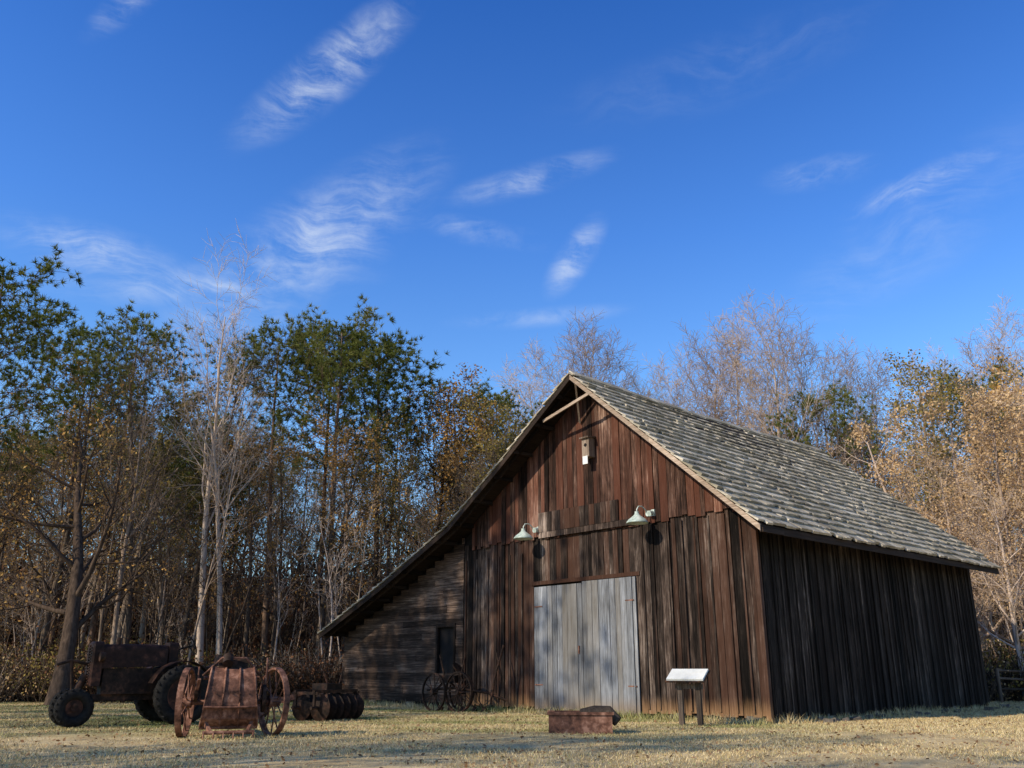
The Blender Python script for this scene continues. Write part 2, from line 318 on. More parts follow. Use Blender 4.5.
# trees beside the yard (outside the view) whose shadows cross it
put(AUT[1],'autumn_tree',-20.8,16.6,21); put(PINE[1],'pine_tree',-23.5,15.6,23.5); put(PINE[0],'pine_tree',-24.5,19,22); put(AUT[0],'autumn_tree',-21.,12.3,14); put(BARE[2],'bare_tree',-28,18,20)
put(BARE[2],'bare_tree',-20,5.8,16); put(AUT[0],'autumn_tree',-17.5,4.0,17); put(AUT[3],'autumn_tree',-21.5,1.2,20); put(BARE[2],'bare_tree',-13,1.6,17); put(AUT[3],'autumn_tree',-11,-.5,19); put(AUT[0],'autumn_tree',-15.5,-3.,21); put(AUT[3],'autumn_tree',-8,.4,14); put(BARE[2],'bare_tree',-3,-4.5,20); put(AUT[1],'autumn_tree',-5.5,-5.5,21)
F=empty('distant_trees'); i=0
for k in range(270):
    x=R.uniform(-62,62); y=41+R.random()**1.2*48
    if abs(x)>.68*y+2: continue
    if 0<x and y<52: continue
    left=x<1
    t=R.random()
    if left: mh=R.choice([BARE[0],BARE[2],BARE[2],BARE[3],BARE[1]]) if t<.55 else (R.choice(PINE) if t<.77 else R.choice([AUT[0],AUT[1],AUT[3],AUT[3]])); 
    else: mh=R.choice(BARE[:2]+TWIG) if t<.75 else (R.choice(PINE) if t<.79 else R.choice(AUT))
    top=16.6 if left else 15.8
    h=R.uniform(.72,1.0)*top*(y/47.)**.6 - (gh(x,y)*.6)
    put(mh,'tree_%d'%i,x,y,max(8,float(h)),F); i+=1
U=empty('forest_understory'); i=0
for k in range(330):
    x=R.uniform(-36,32); y=R.uniform(34,58)
    if x>-7 and y<37: continue
    if x>-1 and x<16 and y<42: continue
    if abs(x)>.66*y+2: continue
    put(SAP[R.choice([0,0,2,2,1])] if x<8 else R.choice(SAP),'sapling_%d'%i,x,y,R.uniform(3.5,11),U,lean=.12); i+=1
def brushmesh(name,leaf,n=130,hh=1.5,lv=7,bark=B_gr):
    T=MB();C=[]
    for i in range(n):
        a=R.random()*6.28; rr=R.random()**.5*1.1; p=np.array([math.cos(a)*rr,math.sin(a)*rr,0]); h=hh*R.uniform(.5,1.1)
        d=nrm(np.array([math.cos(a)*.5,math.sin(a)*.5,1.])+NR.normal(0,.25,3)); q=p+d*h*.5; e=nrm(d+NR.normal(0,.35,3)); s=q+e*h*.5
        T.tube([p,q,s],np.array([.012,.009,.005]),3,0)
        for j in range(3):
            b=p+(q-p)*R.uniform(.4,1) ; e2=nrm(d+NR.normal(0,.6,3)); T.tube([b,b+e2*h*.35],np.array([.007,.004]),3,0); C.append(b+e2*h*.3)
        C.append(s)
    C=np.repeat(np.array(C),max(1,lv//2),0); C=C+NR.normal(0,.16,C.shape); C[:,2]=np.abs(C[:,2]); leaves(T,C,.045)
    return T.mesh(name,[bark,leaf]),hh
BR=[brushmesh('brush_mesh_a',L_br,bark=B_dk,lv=5),brushmesh('brush_mesh_b',L_tan,lv=2),brushmesh('brush_mesh_c',L_br,lv=3,bark=B_gr),brushmesh('brush_mesh_d',L_ol,lv=4,bark=B_dk)]
G=empty('brush_thicket'); i=0
for k in range(380):
    x=R.uniform(-33,32); y=33.5+R.random()**1.5*22
    if x>-6.5 and y<36: continue
    if -1<x<13 and y<44: continue
    if x>13: y=R.uniform(34.5,50)
    mh=BR[R.choice([0,0,0,2,2,1,3])] if x<13 else BR[R.choice([1,1,2,3])]
    put(mh,'brush_%d'%i,x,y,R.uniform(.9,2.4),G); i+=1
for k in range(150):
    y=R.uniform(60,96); x=R.uniform(-.72,.66)*y
    put(BR[R.choice([0,0,0,2])] if x<5 else BR[R.choice([0,2,1])],'brush_%d'%i,x,y,R.uniform(5.5,10)*(y/85),G); i+=1

# ------------------------------------------------------------------ ground
def groundcols(t,p):
    s=sepxyz(t,p); streak=t.noise(t.mapping(p,(.3,1,1)),.6,5,.7)
    gz=t.math('MULTIPLY',t.mr(s[1],14.5,19),t.mr(streak,.42,.60,0,.8))
    gz=t.math('MULTIPLY',gz,t.mr(s[0],8,3.5))
    return s,gz
def ground():
    xs=np.concatenate([np.linspace(-600,-70,14)[:-1],np.linspace(-70,70,141),np.linspace(70,600,14)[1:]])
    ys=np.concatenate([np.linspace(-400,-10,10)[:-1],np.linspace(-10,100,221),np.linspace(100,700,14)[1:]])
    X,Y=np.meshgrid(xs,ys); Z=gh(X,Y)-.0
    T=MB(); n=len(xs); m=len(ys); v=np.stack([X,Y,Z],-1).reshape(-1,3)
    i=np.arange(m-1)[:,None]*n; j=np.arange(n-1)[None,:]
    T.add(v,np.stack([i+j,i+j+1,i+n+j+1,i+n+j],-1).reshape(-1,4),0,.5,True)
    t=NT('dry_lawn'); p=t.n('ShaderNodeNewGeometry').outputs['Position']; s,gz=groundcols(t,p)
    fine=t.noise(p,9,7,.75); mid=t.noise(p,1.1,5,.6)
    tan=t.ramp(t.math('ADD',t.math('MULTIPLY',fine,.5),t.math('MULTIPLY',mid,.5)),[(.3,(.22,.15,.075)),(.5,(.52,.39,.20)),(.7,(.72,.58,.35))])
    grn=t.ramp(fine,[(.3,(.05,.07,.016)),(.7,(.20,.23,.065))])
    c=t.mix(gz,tan,grn)
    lit=t.ramp(t.noise(p,6,7,.8),[(.3,(.05,.028,.016)),(.7,(.20,.11,.06))])
    c=t.mix(t.mr(t.math('ADD',s[1],t.math('MULTIPLY',mid,3.)),32.5,36),c,lit)
    m=t.principled(c,.95,fine,.6,.03)
    return T.obj('ground',m)
ground()
def grassmat():
    t=NT('dry_grass_blades'); p=t.n('ShaderNodeNewGeometry').outputs['Position']; at=t.n('ShaderNodeAttribute',attribute_name='rnd').outputs['Fac']
    tan=t.ramp(at,[(0,(.28,.19,.08)),(.5,(.60,.46,.23)),(1,(.78,.65,.40))]); grn=t.ramp(at,[(0,(.08,.11,.022)),(1,(.28,.32,.09))])
    s,gz=groundcols(t,p)
    gz=t.math('MAXIMUM',gz,t.math('MULTIPLY',t.math('GREATER_THAN',at,.93),.7))
    return t.diffuse(t.mix(gz,tan,grn))
GM=grassmat()
def blades(n,w,h0,h1,size):
    T=MB(); P=np.stack([NR.uniform(0,size,n),NR.uniform(0,size,n),np.zeros(n)],1); cl=(np.sin(P[:,0]*3+1)*np.sin(P[:,1]*3.7)+1.2)/2.2
    a=NR.uniform(0,6.28,n); side=np.stack([np.cos(a),np.sin(a),a*0],1)*w; H=(NR.uniform(h0,h1,n)*(.5+cl*.7))[:,None]
    lean=np.stack([NR.normal(0,.6,n),NR.normal(0,.6,n),np.ones(n)],1)*H
    v=np.stack([P-side,P+side,P+lean],1).reshape(-1,3); T.add(v,np.arange(3*n).reshape(-1,3),0,NR.uniform(0,1,n)); return T
GR=[blades(4200,.006,.015,.055,3).mesh('grass_patch_mesh_%d'%i,[GM]) for i in range(3)]
E=empty('dry_grass'); i=0
for gy in range(0,9):
    y=10+gy*3
    for gx in range(-8,9):
        x=gx*3
        if abs(x+1.5)>.64*(y+3)+2: continue
        o=bpy.data.objects.new('patch_%d'%i,GR[i%3]); COL.objects.link(o); o.parent=E; i+=1
        k=R.randint(0,3); o.rotation_euler=(0,0,k*math.pi/2); o.location=(x+(3 if k in(1,2) else 0),y+(3 if k in(2,3) else 0),0)
T=MB(); n=9000; y=10+NR.uniform(0,1,n)**.8*25; x=NR.uniform(-.65,.65,n)*y; 
C=np.stack([x,y,gh(x,y)+.02],1); u=NR.normal(size=(n,3))*[1,1,.3]; u/=np.linalg.norm(u,axis=1,keepdims=True); w=np.cross(u,[0,0,1.]+NR.normal(0,.4,(n,3))); w/=np.linalg.norm(w,axis=1,keepdims=True)
s=NR.uniform(.02,.045,n)[:,None]; v=np.stack([C-u*s,C+w*s*.6,C+u*s,C-w*s*.6],1).reshape(-1,3); T.add(v,np.arange(4*n).reshape(-1,4),0,NR.uniform(0,1,n)); T.obj('fallen_leaves',L_lit)
T=MB(); n=6500; q=NR.uniform(-.2,17,n); dd=np.abs(NR.normal(0,.4,n))+.05; x=5.5-.674*q-.738*dd; y=20.2+.738*q-.674*dd
n2=2600; q=NR.uniform(0,12,n2); dd=np.abs(NR.normal(0,.25,n2))+.05; x=np.r_[x,5.5+.738*q+.674*dd]; y=np.r_[y,20.2+.674*q-.738*dd]; n=len(x)
P=np.stack([x,y,x*0],1); a=NR.uniform(0,6.28,n); side=np.stack([np.cos(a),np.sin(a),a*0],1)*.008; H=(NR.uniform(.05,.24,n)*(.4+.6*(np.sin(x*4)*np.sin(y*3)+1)/1.5))[:,None]
lean=np.stack([NR.normal(0,.4,n),NR.normal(0,.4,n),np.ones(n)],1)*H
T.add(np.stack([P-side,P+side,P+lean],1).reshape(-1,3),np.arange(3*n).reshape(-1,3),0,NR.uniform(0,1,n)); T.obj('weeds',GM)

# ------------------------------------------------------------------ barn (local X right along front, Y back)
BARN=empty('old_wooden_barn',(5.5,20.2,0),math.atan2(-.738,.674))
RP=[(0.72,4.12),(-4.85,8.9),(-7.6,6.95),(-10.1,5.30),(-13.7,3.72),(-17.3,2.30)]
def roof(x):
    for (a,za),(b,zb) in zip(RP,RP[1:]):
        if b<=x<=a: return za+(zb-za)*(a-x)/(a-b)
    return RP[-1][1] if x<RP[-1][0] else RP[0][1]
DEPTH=12.0; FO=-.84; BO=12.45
def vboards(T,x0,x1,zb,zt,y,w=(.13,.24),gap=.009,th=.028,mat=0,axis='x',jit=.012,zj=.03):
    x=x0
    while x<x1-.02:
        ww=min(R.uniform(*w),x1-x); a=x+gap/2;b=x+ww-gap/2; x+=ww
        if b-a<.03: continue
        j=R.uniform(-jit,jit); tl=R.uniform(-.006,.006)
        za,zb_=(zb(a),zb(b)) if callable(zb) else (zb,zb)
        o=R.uniform(-zj,zj); za+=o;zb_+=o
        ta,tb=(zt(a),zt(b)) if callable(zt) else (zt,zt)
        if axis=='x': c=[[a,y-th+j,za],[b,y-th+j+tl,zb_],[b,y+j,zb_],[a,y+j,za],[a+tl,y-th+j,ta],[b+tl,y-th+j,tb],[b+tl,y+j,tb],[a+tl,y+j,ta]]
        else: c=[[y+j,a,za],[y+th+j,a,za],[y+th+j,b,zb_],[y+j,b,zb_],[y+j,a+tl,ta],[y+th+j,a+tl,ta],[y+th+j,b+tl,tb],[y+j,b+tl,tb]]
        T.hexa(c,mat)
top=lambda x:roof(x)-.10
SEAM=4.75
T=MB()
vboards(T,-10.3,-7.2,.12,lambda x:min(SEAM+.02,top(x)),0,jit=.02,w=(.1,.26),gap=.012); vboards(T,-7.2,-3.48,3.40,SEAM+.02,0,jit=.02,w=(.1,.26),gap=.012); vboards(T,-3.48,0,.12,lambda x:min(SEAM+.02,top(x)),0,jit=.02,w=(.1,.26),gap=.012)
for x in np.arange(-3.3,-.1,.42): x+=R.uniform(-.06,.06); T.box(x,x+.045,-.065,-.046,.2,min(4.6,top(x)-.05))
for x in np.arange(-10.2,-7.3,.5): T.box(x,x+.045,-.065,-.046,.2,4.3)
T.obj('front_wall_lower',M_low,BARN)
T=MB(); vboards(T,-9.9,-.15,lambda x:SEAM-.10,lambda x:max(top(x),SEAM-.05),-.055,zj=.06,jit=.018,w=(.1,.26),gap=.012)
T.obj('front_gable_boards',M_gab,BARN)
T=MB(); T.box(-6.9,-3.2,-.13,-.11,4.64,4.80); vboards(T,-6.9,-3.9,4.80,5.35,-.112,(.14,.24),zj=.0,jit=.006); T.obj('seam_boards',M_low,BARN)
T=MB()
vboards(T,0,DEPTH,.1,4.45,0.0,(.16,.26),.010,.028,0,'y',jit=.016)
y=.12
while y<DEPTH: T.box(.046,.068,y,y+.05,.12,4.4); y+=R.uniform(.22,.42)
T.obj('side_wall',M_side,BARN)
T=MB(); T.box(-.02,.10,-.07,.03,.05,4.25); T.obj('corner_post',M_low,BARN)
T=MB()
def gablepoly(T,y,th,ins=.15):
    xs=[-17.0,-13.7,-10.1,-7.6,-4.85,-.06]
    for a,b in zip(xs,xs[1:]):
        T.hexa([[a,y,-.2],[b,y,-.2],[b,y+th,-.2],[a,y+th,-.2],[a,y,roof(a)-ins],[b,y,roof(b)-ins],[b,y+th,roof(b)-ins],[a,y+th,roof(a)-ins]])
gablepoly(T,.06,.05); T.box(-.05,-.01,.1,DEPTH-.1,0,4.3); T.obj('dark_backing_sheet',M_void,BARN)  # added near-black sheet: paints the shaded interior behind gaps, stops light leaks
T=MB(); gablepoly(T,DEPTH-.05,.05); T.obj('rear_wall',M_side,BARN)
T=MB(); vboards(T,.1,DEPTH,.1,2.3,-17.0,(.2,.3),.01,.03,0,'y'); T.obj('lean_to_side_wall',M_low,BARN)
T=MB(); z=.15
while z<5.1:
    h=R.uniform(.17,.24); z1=z+h-.008
    xr=-10.33
    xl=-16.95
    while top(xl)<z1+.02 and xl<xr: xl+=.05
    segs=[(xl,xr)]
    if z1>1.1 and z<2.35: segs=[(xl,-11.55),(-10.75,xr)]
    for a,b in segs:
        if b-a<.1: continue
        cuts=[a]+sorted([R.uniform(a,b)] if b-a>2.5 else [])+[b]
        for c,d in zip(cuts,cuts[1:]):
            j=R.uniform(-.008,.008); T.box(c+.004,d-.004,-.03+j,j,z,z1,rot=(R.uniform(.02,.06),0,0))
    z+=h
T.obj('lean_to_front',M_lean,BARN)
T=MB(); T.box(-11.63,-11.55,-.06,.02,1.0,2.45);T.box(-10.75,-10.67,-.06,.02,1.0,2.45);T.box(-11.63,-10.67,-.065,.02,2.36,2.46);T.obj('window_frame',M_dark,BARN)
T=MB()
for x in np.arange(-.2,-17,-2.1): T.box(x-.35,x+.05,-.02,.3,-.1,.14,rot=(0,0,R.uniform(-.1,.1)))
for y in np.arange(.3,12,2.3): T.box(-.3,.02,y-.2,y+.2,-.1,.13,rot=(0,0,R.uniform(-.1,.1)))
T.obj('stone_piers',M_stone,BARN)
T=MB(); m=-5.30
vboards(T,-7.14,m-.005,.08,3.30,-.075,(.15,.22),.012,.03,zj=.04); vboards(T,m+.005,-3.46,.05,3.34,-.075,(.15,.22),.012,.03,zj=.04)
T.obj('double_door',M_door,BARN)
T=MB(); T.box(-7.3,-3.35,-.06,-.035,3.36,3.46); T.obj('door_header',M_low,BARN)
T=MB()
for z in (.7,2.75):
    T.box(-7.1,-6.8,-.118,-.108,z,z+.03);T.box(-3.8,-3.52,-.118,-.108,z,z+.03)
T.box(m-.14,m-.11,-.14,-.108,1.5,1.7); T.obj('door_hinges',M_rust,BARN)
T=MB()
for (a,za),(b,zb) in zip(RP,RP[1:]):
    T.hexa([[b,FO,zb-.07],[a,FO,za-.07],[a,BO,za-.07],[b,BO,zb-.07],[b,FO,zb-.03],[a,FO,za-.03],[a,BO,za-.03],[b,BO,zb-.03]])
T.obj('roof_deck',M_dark,BARN)
T=MB()
def shing(a,za,b,zb,exp,wr):
    L=math.hypot(b-a,zb-za); ux=(b-a)/L; uz=(zb-za)/L; nx,nz=(-uz,ux) if ux>0 else (uz,-ux)
    if nz<0: nx,nz=-nx,-nz
    rows=int(L/exp); ex=L/rows
    for r in range(rows):
        y=FO-.05+R.uniform(-.03,0); ph=R.uniform(0,6); fq=R.uniform(.5,1.1)
        while y<BO+.04:
            w=R.uniform(*wr); y1=y+w; s0=r*ex+R.uniform(-.03,.02)+.03*math.sin(y*fq+ph)-(.06 if r==0 else 0); s1=min((r+1)*ex+.09,L+.02); th=R.uniform(.04,.07); ho=th+.022; sg=-.10*math.sin(math.pi*(y-FO)/(BO-FO))*(r/rows)**.7
            if R.random()<.03: s0+=.1
            def P(s,h,yy): return [a+ux*s+nx*h,yy,za+uz*s+nz*h+sg]
            T.hexa([P(s0,ho-th,y),P(s0,ho-th,y1-.006),P(s1,0-.01,y1-.006),P(s1,-.01,y),P(s0,ho,y),P(s0,ho,y1-.006),P(s1,.008,y1-.006),P(s1,.008,y)])
            y=y1
shing(RP[0][0],RP[0][1],RP[1][0],RP[1][1],.31,(.12,.30))
for (a,za),(b,zb) in zip(RP[1:],RP[2:]): shing(b,zb,a,za,.31,(.18,.4))
T.obj('roof_shingles',M_sh,BARN)
T=MB()
y=FO-.05
while y<BO:
    y1=y+.4; sg=-.10*math.sin(math.pi*(y-FO)/(BO-FO)); x=-4.85;z=8.93+sg+R.uniform(0,.015)
    T.hexa([[x-.02,y,z+.03],[x+.2,y,z-.14],[x+.2,y1,z-.14],[x-.02,y1,z+.03],[x,y,z+.06],[x+.22,y,z-.115],[x+.22,y1,z-.115],[x,y1,z+.06]])
    y=y1+.005
T.obj('ridge_cap',M_sh,BARN)
T=MB()
def rake(T,y,a,b,w,th,off=0):
    T.hexa([[b[0],y-th,b[1]-w-off],[a[0],y-th,a[1]-w-off],[a[0],y,a[1]-w-off],[b[0],y,b[1]-w-off],[b[0],y-th,b[1]-off],[a[0],y-th,a[1]-off],[a[0],y,a[1]-off],[b[0],y,b[1]-off]])
sl=(RP[1][1]-RP[0][1])/(RP[0][0]-RP[1][0])
rake(T,FO-.003,RP[0],(-2.2,RP[0][1]+(RP[0][0]+2.2)*sl),.14,.03,.03); rake(T,FO-.003,(-2.21,RP[0][1]+(RP[0][0]+2.21)*sl),RP[1],.14,.03,.035)
T.obj('right_barge_board',M_trim,BARN)
T=MB()
for a,b in zip(RP[1:],RP[2:]): rake(T,FO-.003,a,b,.15,.03,.03)  # left rake boards: their shade is put into the dark colour
for a,b in zip(RP,RP[1:]): rake(T,BO+.03,a,b,.15,.03,.03)
T.box(RP[0][0]-.02,RP[0][0]+.01,FO,BO,3.93,4.08); T.obj('barge_boards',M_dark,BARN)
T=MB()
for a,b in zip(RP,RP[1:]):
    rake(T,FO+.25,a,b,.14,.05,.075)
for f in np.linspace(0,1,9):
    x=RP[0][0]+(RP[1][0]-RP[0][0])*f; T.box(x-.04,x+.04,FO+.02,.02,roof(x)-.19,roof(x)-.09)
for x in np.linspace(-5.4,-17.0,14): T.box(x-.04,x+.04,FO+.02,.02,roof(x)-.19,roof(x)-.09)
for y in np.arange(.6,12.2,.75):
    T.beam((.62,y,4.0),(-.1,y,4.60),.06,.1)
T.obj('rafters',M_dark,BARN)
T=MB(); T.beam((-6.05,FO+.12,7.80),(-4.15,FO-.0,8.18),.04,.08); T.beam((-5.2,-.12,7.7),(-4.75,FO+.1,8.6),.05,.08); T.obj('gable_brace',M_trim,BARN)
T=MB(); T.box(-4.95,-4.69,-.33,-.10,6.62,7.15); T.box(-4.99,-4.65,-.40,-.09,7.15,7.19,rot=(.12,0,0)); T.obj('nest_box',M_post,BARN)
T=MB(); T.box(-4.92,-4.74,-.345,-.332,6.42,6.64); T.obj('nest_box_plate',M_white,BARN)
T=MB(); T.cyl((-4.82,-.332,6.95),(-4.82,-.338,6.95),.05); T.obj('nest_box_hole_disc',M_void,BARN)  # near-black disc on the face, painting the shade of the entrance hole
def lamp(x,z):
    L=empty('barn_lamp',parent=BARN); L.location=(x,-.11,z)
    T=MB(); T.cyl((0,.03,0),(0,0,0),.07); e=-.42
    a=[(0,0,0),(0,-.10,.10),(0,-.22,.16),(0,-.35,.14),(0,e,.05),(0,e,-.03)]; T.tube(a,.016,8)
    T.cyl((0,e,.0),(0,e,-.08),.055); T.obj('gooseneck_arm',M_enam,L)
    T=MB(); prof=[(.05,-.03),(.07,-.08),(.13,-.13),(.22,-.2),(.27,-.26),(.28,-.29),(.26,-.29),(.2,-.21),(.1,-.14),(.02,-.12)]
    k=28; v=[];f=[]
    for r,h in prof:
        for q in range(k): v.append([r*math.cos(q*6.28318/k),e+r*math.sin(q*6.28318/k),h])
    for p in range(len(prof)-1):
        for q in range(k): f.append([p*k+q,p*k+(q+1)%k,(p+1)*k+(q+1)%k,(p+1)*k+q])
    T.add(v,f,0,.5,True); T.obj('shade',M_enam,L)
    T=MB(); T.tube([(0,e,-.12),(0,e,-.17),(0,e,-.22),(0,e,-.25)],np.array([.02,.045,.05,.02]),12,0,None,True); T.obj('bulb',M_white,L)
    T=MB(); T.box(.12,.22,-.01,.07,-.08,.08); T.cyl((.17,-.01,.02),(.15,-.13,-.03),.04,14,0,None,.075); T.obj('floodlight',M_enam,L)
lamp(-2.95,4.86); lamp(-7.1,4.90)

# ------------------------------------------------------------------ sign, trough, fence
S=empty('information_sign',(3.66,19.5,0),-.55)
T=MB()
for x in(-.2,.2): T.box(x-.05,x+.05,.05,.15,-.1,.86)
T.box(-.3,.3,.08,.12,.72,.82); T.obj('posts',M_post,S)
T=MB(); T.box(-.40,.40,-.18,.24,.98,1.02,rot=(.5,0,0)); T.obj('sign_panel',M_white,S)
T=MB(); T.box(-.43,.43,-.21,.27,.955,.978,rot=(.5,0,0),org=(0,.03,1.0)); T.obj('panel_frame',M_drust,S)
S=empty('rusted_trough',(1.28,17.4,0),-.06)
T=MB(); 
for a in ((-.6,.55,-.3,-.27),(-.6,.55,.27,.3)): T.box(a[0],a[1],a[2],a[3],0,.36)
T.box(-.6,-.57,-.27,.27,0,.36);T.box(.52,.55,-.27,.27,0,.36);T.box(-.57,.52,-.27,.27,0,.03)
T.box(-.63,.58,-.325,-.302,.32,.37);T.box(-.63,.58,.302,.325,.32,.37)
T.obj('trough_shell',M_rust,S)
T=MB(); T.tube([(.0,.12,.30),(.25,.05,.33),(.5,-.02,.34),(.66,-.08,.2)],np.array([.11,.14,.13,.10]),12,0,None,True); T.obj('log',M_post,S)
T=MB(); T.box(-.57,.52,-.27,.27,.03,.25); T.obj('soil',M_drust,S)
Fn=empty('rail_fence',(0,0,0)); T=MB()
px=[(17.2,33.0),(19.6,33.6),(22.1,34.1),(24.7,34.4),(27.4,34.6)]
for x,y in px: T.cyl((x,y,-.1),(x,y,1.15),.07,8)
for (a,b),(c,d) in zip(px,px[1:]):
    for z in(.45,.78,1.05): T.tube([(a,b,z+R.uniform(-.04,.04)),((a+c)/2,(b+d)/2,z-.02),(c,d,z+R.uniform(-.04,.04))],.045,6)
T.obj('rails',M_post,Fn)
T=MB()
for i in range(26):
    x=6.3+R.uniform(0,9); s=R.uniform(.04,.11); y=20.9+(x-6.3)*.913-.3-R.uniform(0,.6); T.box(x-s,x+s,y-s,y+s,-.03,s*.8,rot=(R.uniform(-.3,.3),R.uniform(-.3,.3),R.uniform(0,3)))
T.obj('field_stones',M_stone)

# ------------------------------------------------------------------ machines
def spoked(T,c,ax,r,w=.05,ns=12,hub=.09,th=.018):
    T.ring(c,ax,r,th,40,4,0,w); ax=nrm(np.array(ax,float)); c=np.array(c,float)
    T.cyl(c-ax*(w+.05),c+ax*(w+.05),hub,14)
    a=nrm(np.cross(ax,[0,0,1.])); b=np.cross(ax,a)
    for i in range(ns):
        q=i*2*math.pi/ns; d=a*math.cos(q)+b*math.sin(q); sg=.03 if i%2 else -.03
        T.tube([c+ax*sg*1.4+d*hub*.6,c+d*(r-.01)],.013,6)
def tire(T,c,ax,r,w,lugs=22):
    ax=nrm(np.array(ax,float)); c=np.array(c,float); T.ring(c,ax,r-w*.55,w*.55,40,12,0,w*.6)
    a=nrm(np.cross(ax,[0,0,1.])); b=np.cross(ax,a)
    for i in range(lugs):
        q=i*2*math.pi/lugs; d=a*math.cos(q)+b*math.sin(q); q2=q+.12; d2=a*math.cos(q2)+b*math.sin(q2)
        for sg in(-1,1): T.beam(c+d*(r-.01)+ax*sg*.0,c+d2*(r-.03)+ax*sg*w*.5,.035,.03,up=d)
def rim(T,c,ax,r,w):
    ax=nrm(np.array(ax,float)); c=np.array(c,float); T.ring(c,ax,r,.02,32,4,0,w*.5); T.cyl(c-ax*.02,c+ax*.02,r,28); T.cyl(c-ax*w*.5,c+ax*w*.5,r*.35,16)
def loft(T,secs,mat=0,cap=True,rnd=.5):
    k=len(secs[0]); v=np.vstack([np.array(s,float) for s in secs]); f=[]
    for i in range(len(secs)-1):
        for j in range(k): f.append([i*k+j,i*k+(j+1)%k,(i+1)*k+(j+1)%k,(i+1)*k+j])
    T.add(v,f,mat,rnd,False)
    if cap:
        T.add(secs[0],[list(range(k))[::-1]],mat,rnd); T.add(secs[-1],[list(range(k))],mat,rnd)
def hoodsec(x,w,z0,z1,rr=.12,n=7):
    pts=[(x,-w,z0),(x,w,z0)]
    for i in range(n+1):
        a=i/n*math.pi/2; pts.append((x,w-rr+rr*math.cos(a),z1-rr+rr*math.sin(a)))
    for i in range(n+1):
        a=math.pi/2+i/n*math.pi/2; pts.append((x,-w+rr+rr*math.cos(a),z1-rr+rr*math.sin(a)))
    return pts
A=empty('vintage_tractor',(-7.35,20.15,0),math.atan2(-.60,-.80))
T=MB(); loft(T,[hoodsec(.2,.21,1.18,1.60),hoodsec(.6,.215,1.16,1.62),hoodsec(1.3,.215,1.14,1.61),hoodsec(1.50,.21,1.12,1.60)]); 
loft(T,[hoodsec(1.51,.24,.78,1.66,.12),hoodsec(1.68,.24,.78,1.66,.12),hoodsec(1.72,.21,.82,1.62,.12)]); loft(T,[hoodsec(-.02,.20,1.16,1.66,.08),hoodsec(.18,.22,1.16,1.66,.08)]); T.obj('hood_and_radiator_shell',M_tpaint,A)
T=MB()
for z in np.arange(.86,1.54,.055): T.box(1.722,1.742,-.17,.17,z,z+.022)
T.box(1.722,1.746,-.015,.015,.84,1.58)
T.obj('radiator_grille',M_drust,A)
T=MB(); T.box(.2,1.45,-.16,.16,.62,1.13); T.box(.35,1.2,-.24,-.16,.72,.95); T.box(.4,1.2,-.22,-.16,.98,1.08); T.box(-.35,.2,-.22,.22,.55,1.12); T.cyl((-.05,-.7,.60),(-.05,.7,.60),.1,14); T.box(.1,1.7,-.09,.09,.5,.62)
for x in np.arange(.45,1.2,.22): T.cyl((x,-.28,.8),(x,-.24,.98),.05,10)
T.cyl((1.2,.08,1.6),(1.2,.08,1.74),.045,12); T.cyl((.45,0,1.62),(.45,0,1.66),.05,12)
T.cyl((1.75,0,1.0),(1.95,0,.5),.08,12); T.cyl((1.93,-.33,.42),(1.93,.33,.42),.045,10); T.tube([(1.7,0,1.2),(2.05,0,1.28),(2.3,0,1.2)],.03,8); T.tube([(2.05,0,1.28),(1.95,0,.6)],.03,8)
T.cyl((1.5,-.36,1.35),(1.6,-.36,1.35),.09,14);T.tube([(1.5,-.2,1.25),(1.53,-.36,1.30)],.02,6); T.cyl((1.5,.36,1.35),(1.6,.36,1.35),.09,14);T.tube([(1.5,.2,1.25),(1.53,.36,1.30)],.02,6)
T.obj('engine_and_chassis',M_drust,A)
T=MB(); tire(T,(1.93,-.25,.37),(0,1,0),.37,.19,18); tire(T,(1.93,.25,.37),(0,1,0),.37,.19,18); tire(T,(-.05,-.72,.60),(0,1,0),.60,.26,26); tire(T,(-.05,.72,.60),(0,1,0),.60,.26,26); T.obj('tires',M_tire,A)
T=MB(); [rim(T,(1.93,s*.25,.37),(0,1,0),.2,.12) for s in(-1,1)]; [rim(T,(-.05,s*.72,.60),(0,1,0),.35,.18) for s in(-1,1)]; T.obj('wheel_rims',M_tpaint,A)
T=MB(); T.tube([(.0,0,1.5),(-.35,0,1.60)],.018,8); T.ring((-.36,0,1.61),(-.45,0,.22),.2,.014,28,8); 
for q in range(3): T.tube([(-.36,0,1.61),(-.36+.08*math.cos(q*2.1),.2*math.sin(q*2.1),1.61+.18*math.cos(q*2.1))],.009,5)
T.obj('steering_wheel',M_tire,A)
T=MB(); loft(T,[[(-.95+.02,-.22,1.2),(-.95,.22,1.2),(-.95,.22,1.23),(-.95,-.22,1.23)],[(-.75,-.24,1.12),(-.75,.24,1.12),(-.75,.24,1.15),(-.75,-.24,1.15)],[(-.55,-.18,1.13),(-.55,.18,1.13),(-.55,.18,1.16),(-.55,-.18,1.16)]]); T.beam((-.3,0,.9),(-.75,0,1.13),.06,.04); T.box(-1.0,-.96,-.22,.22,1.2,1.42); T.obj('seat',M_drust,A)
T=MB()
for s in(-1,1):
    prev=None
    for i in range(8):
        a=math.radians(20+i*17); p=(-.05+.68*math.cos(a),s*.52,.60+.68*math.sin(a))
        if prev: T.beam(prev,p,.34,.015,up=(math.cos(a),0,math.sin(a)))
        prev=p
T.obj('fenders',M_tpaint,A)
A=empty('rusted_farm_machine',(-4.95,16.5,0),math.atan2(-.9,.30))
T=MB(); spoked(T,(0,-.74,.56),(.18,1,0),.56,.05,12); spoked(T,(0,.74,.56),(-.35,1,0),.56,.05,12); T.cyl((0,-.8,.56),(0,.8,.56),.04,12); T.obj('steel_wheels',M_rust,A)
T=MB()
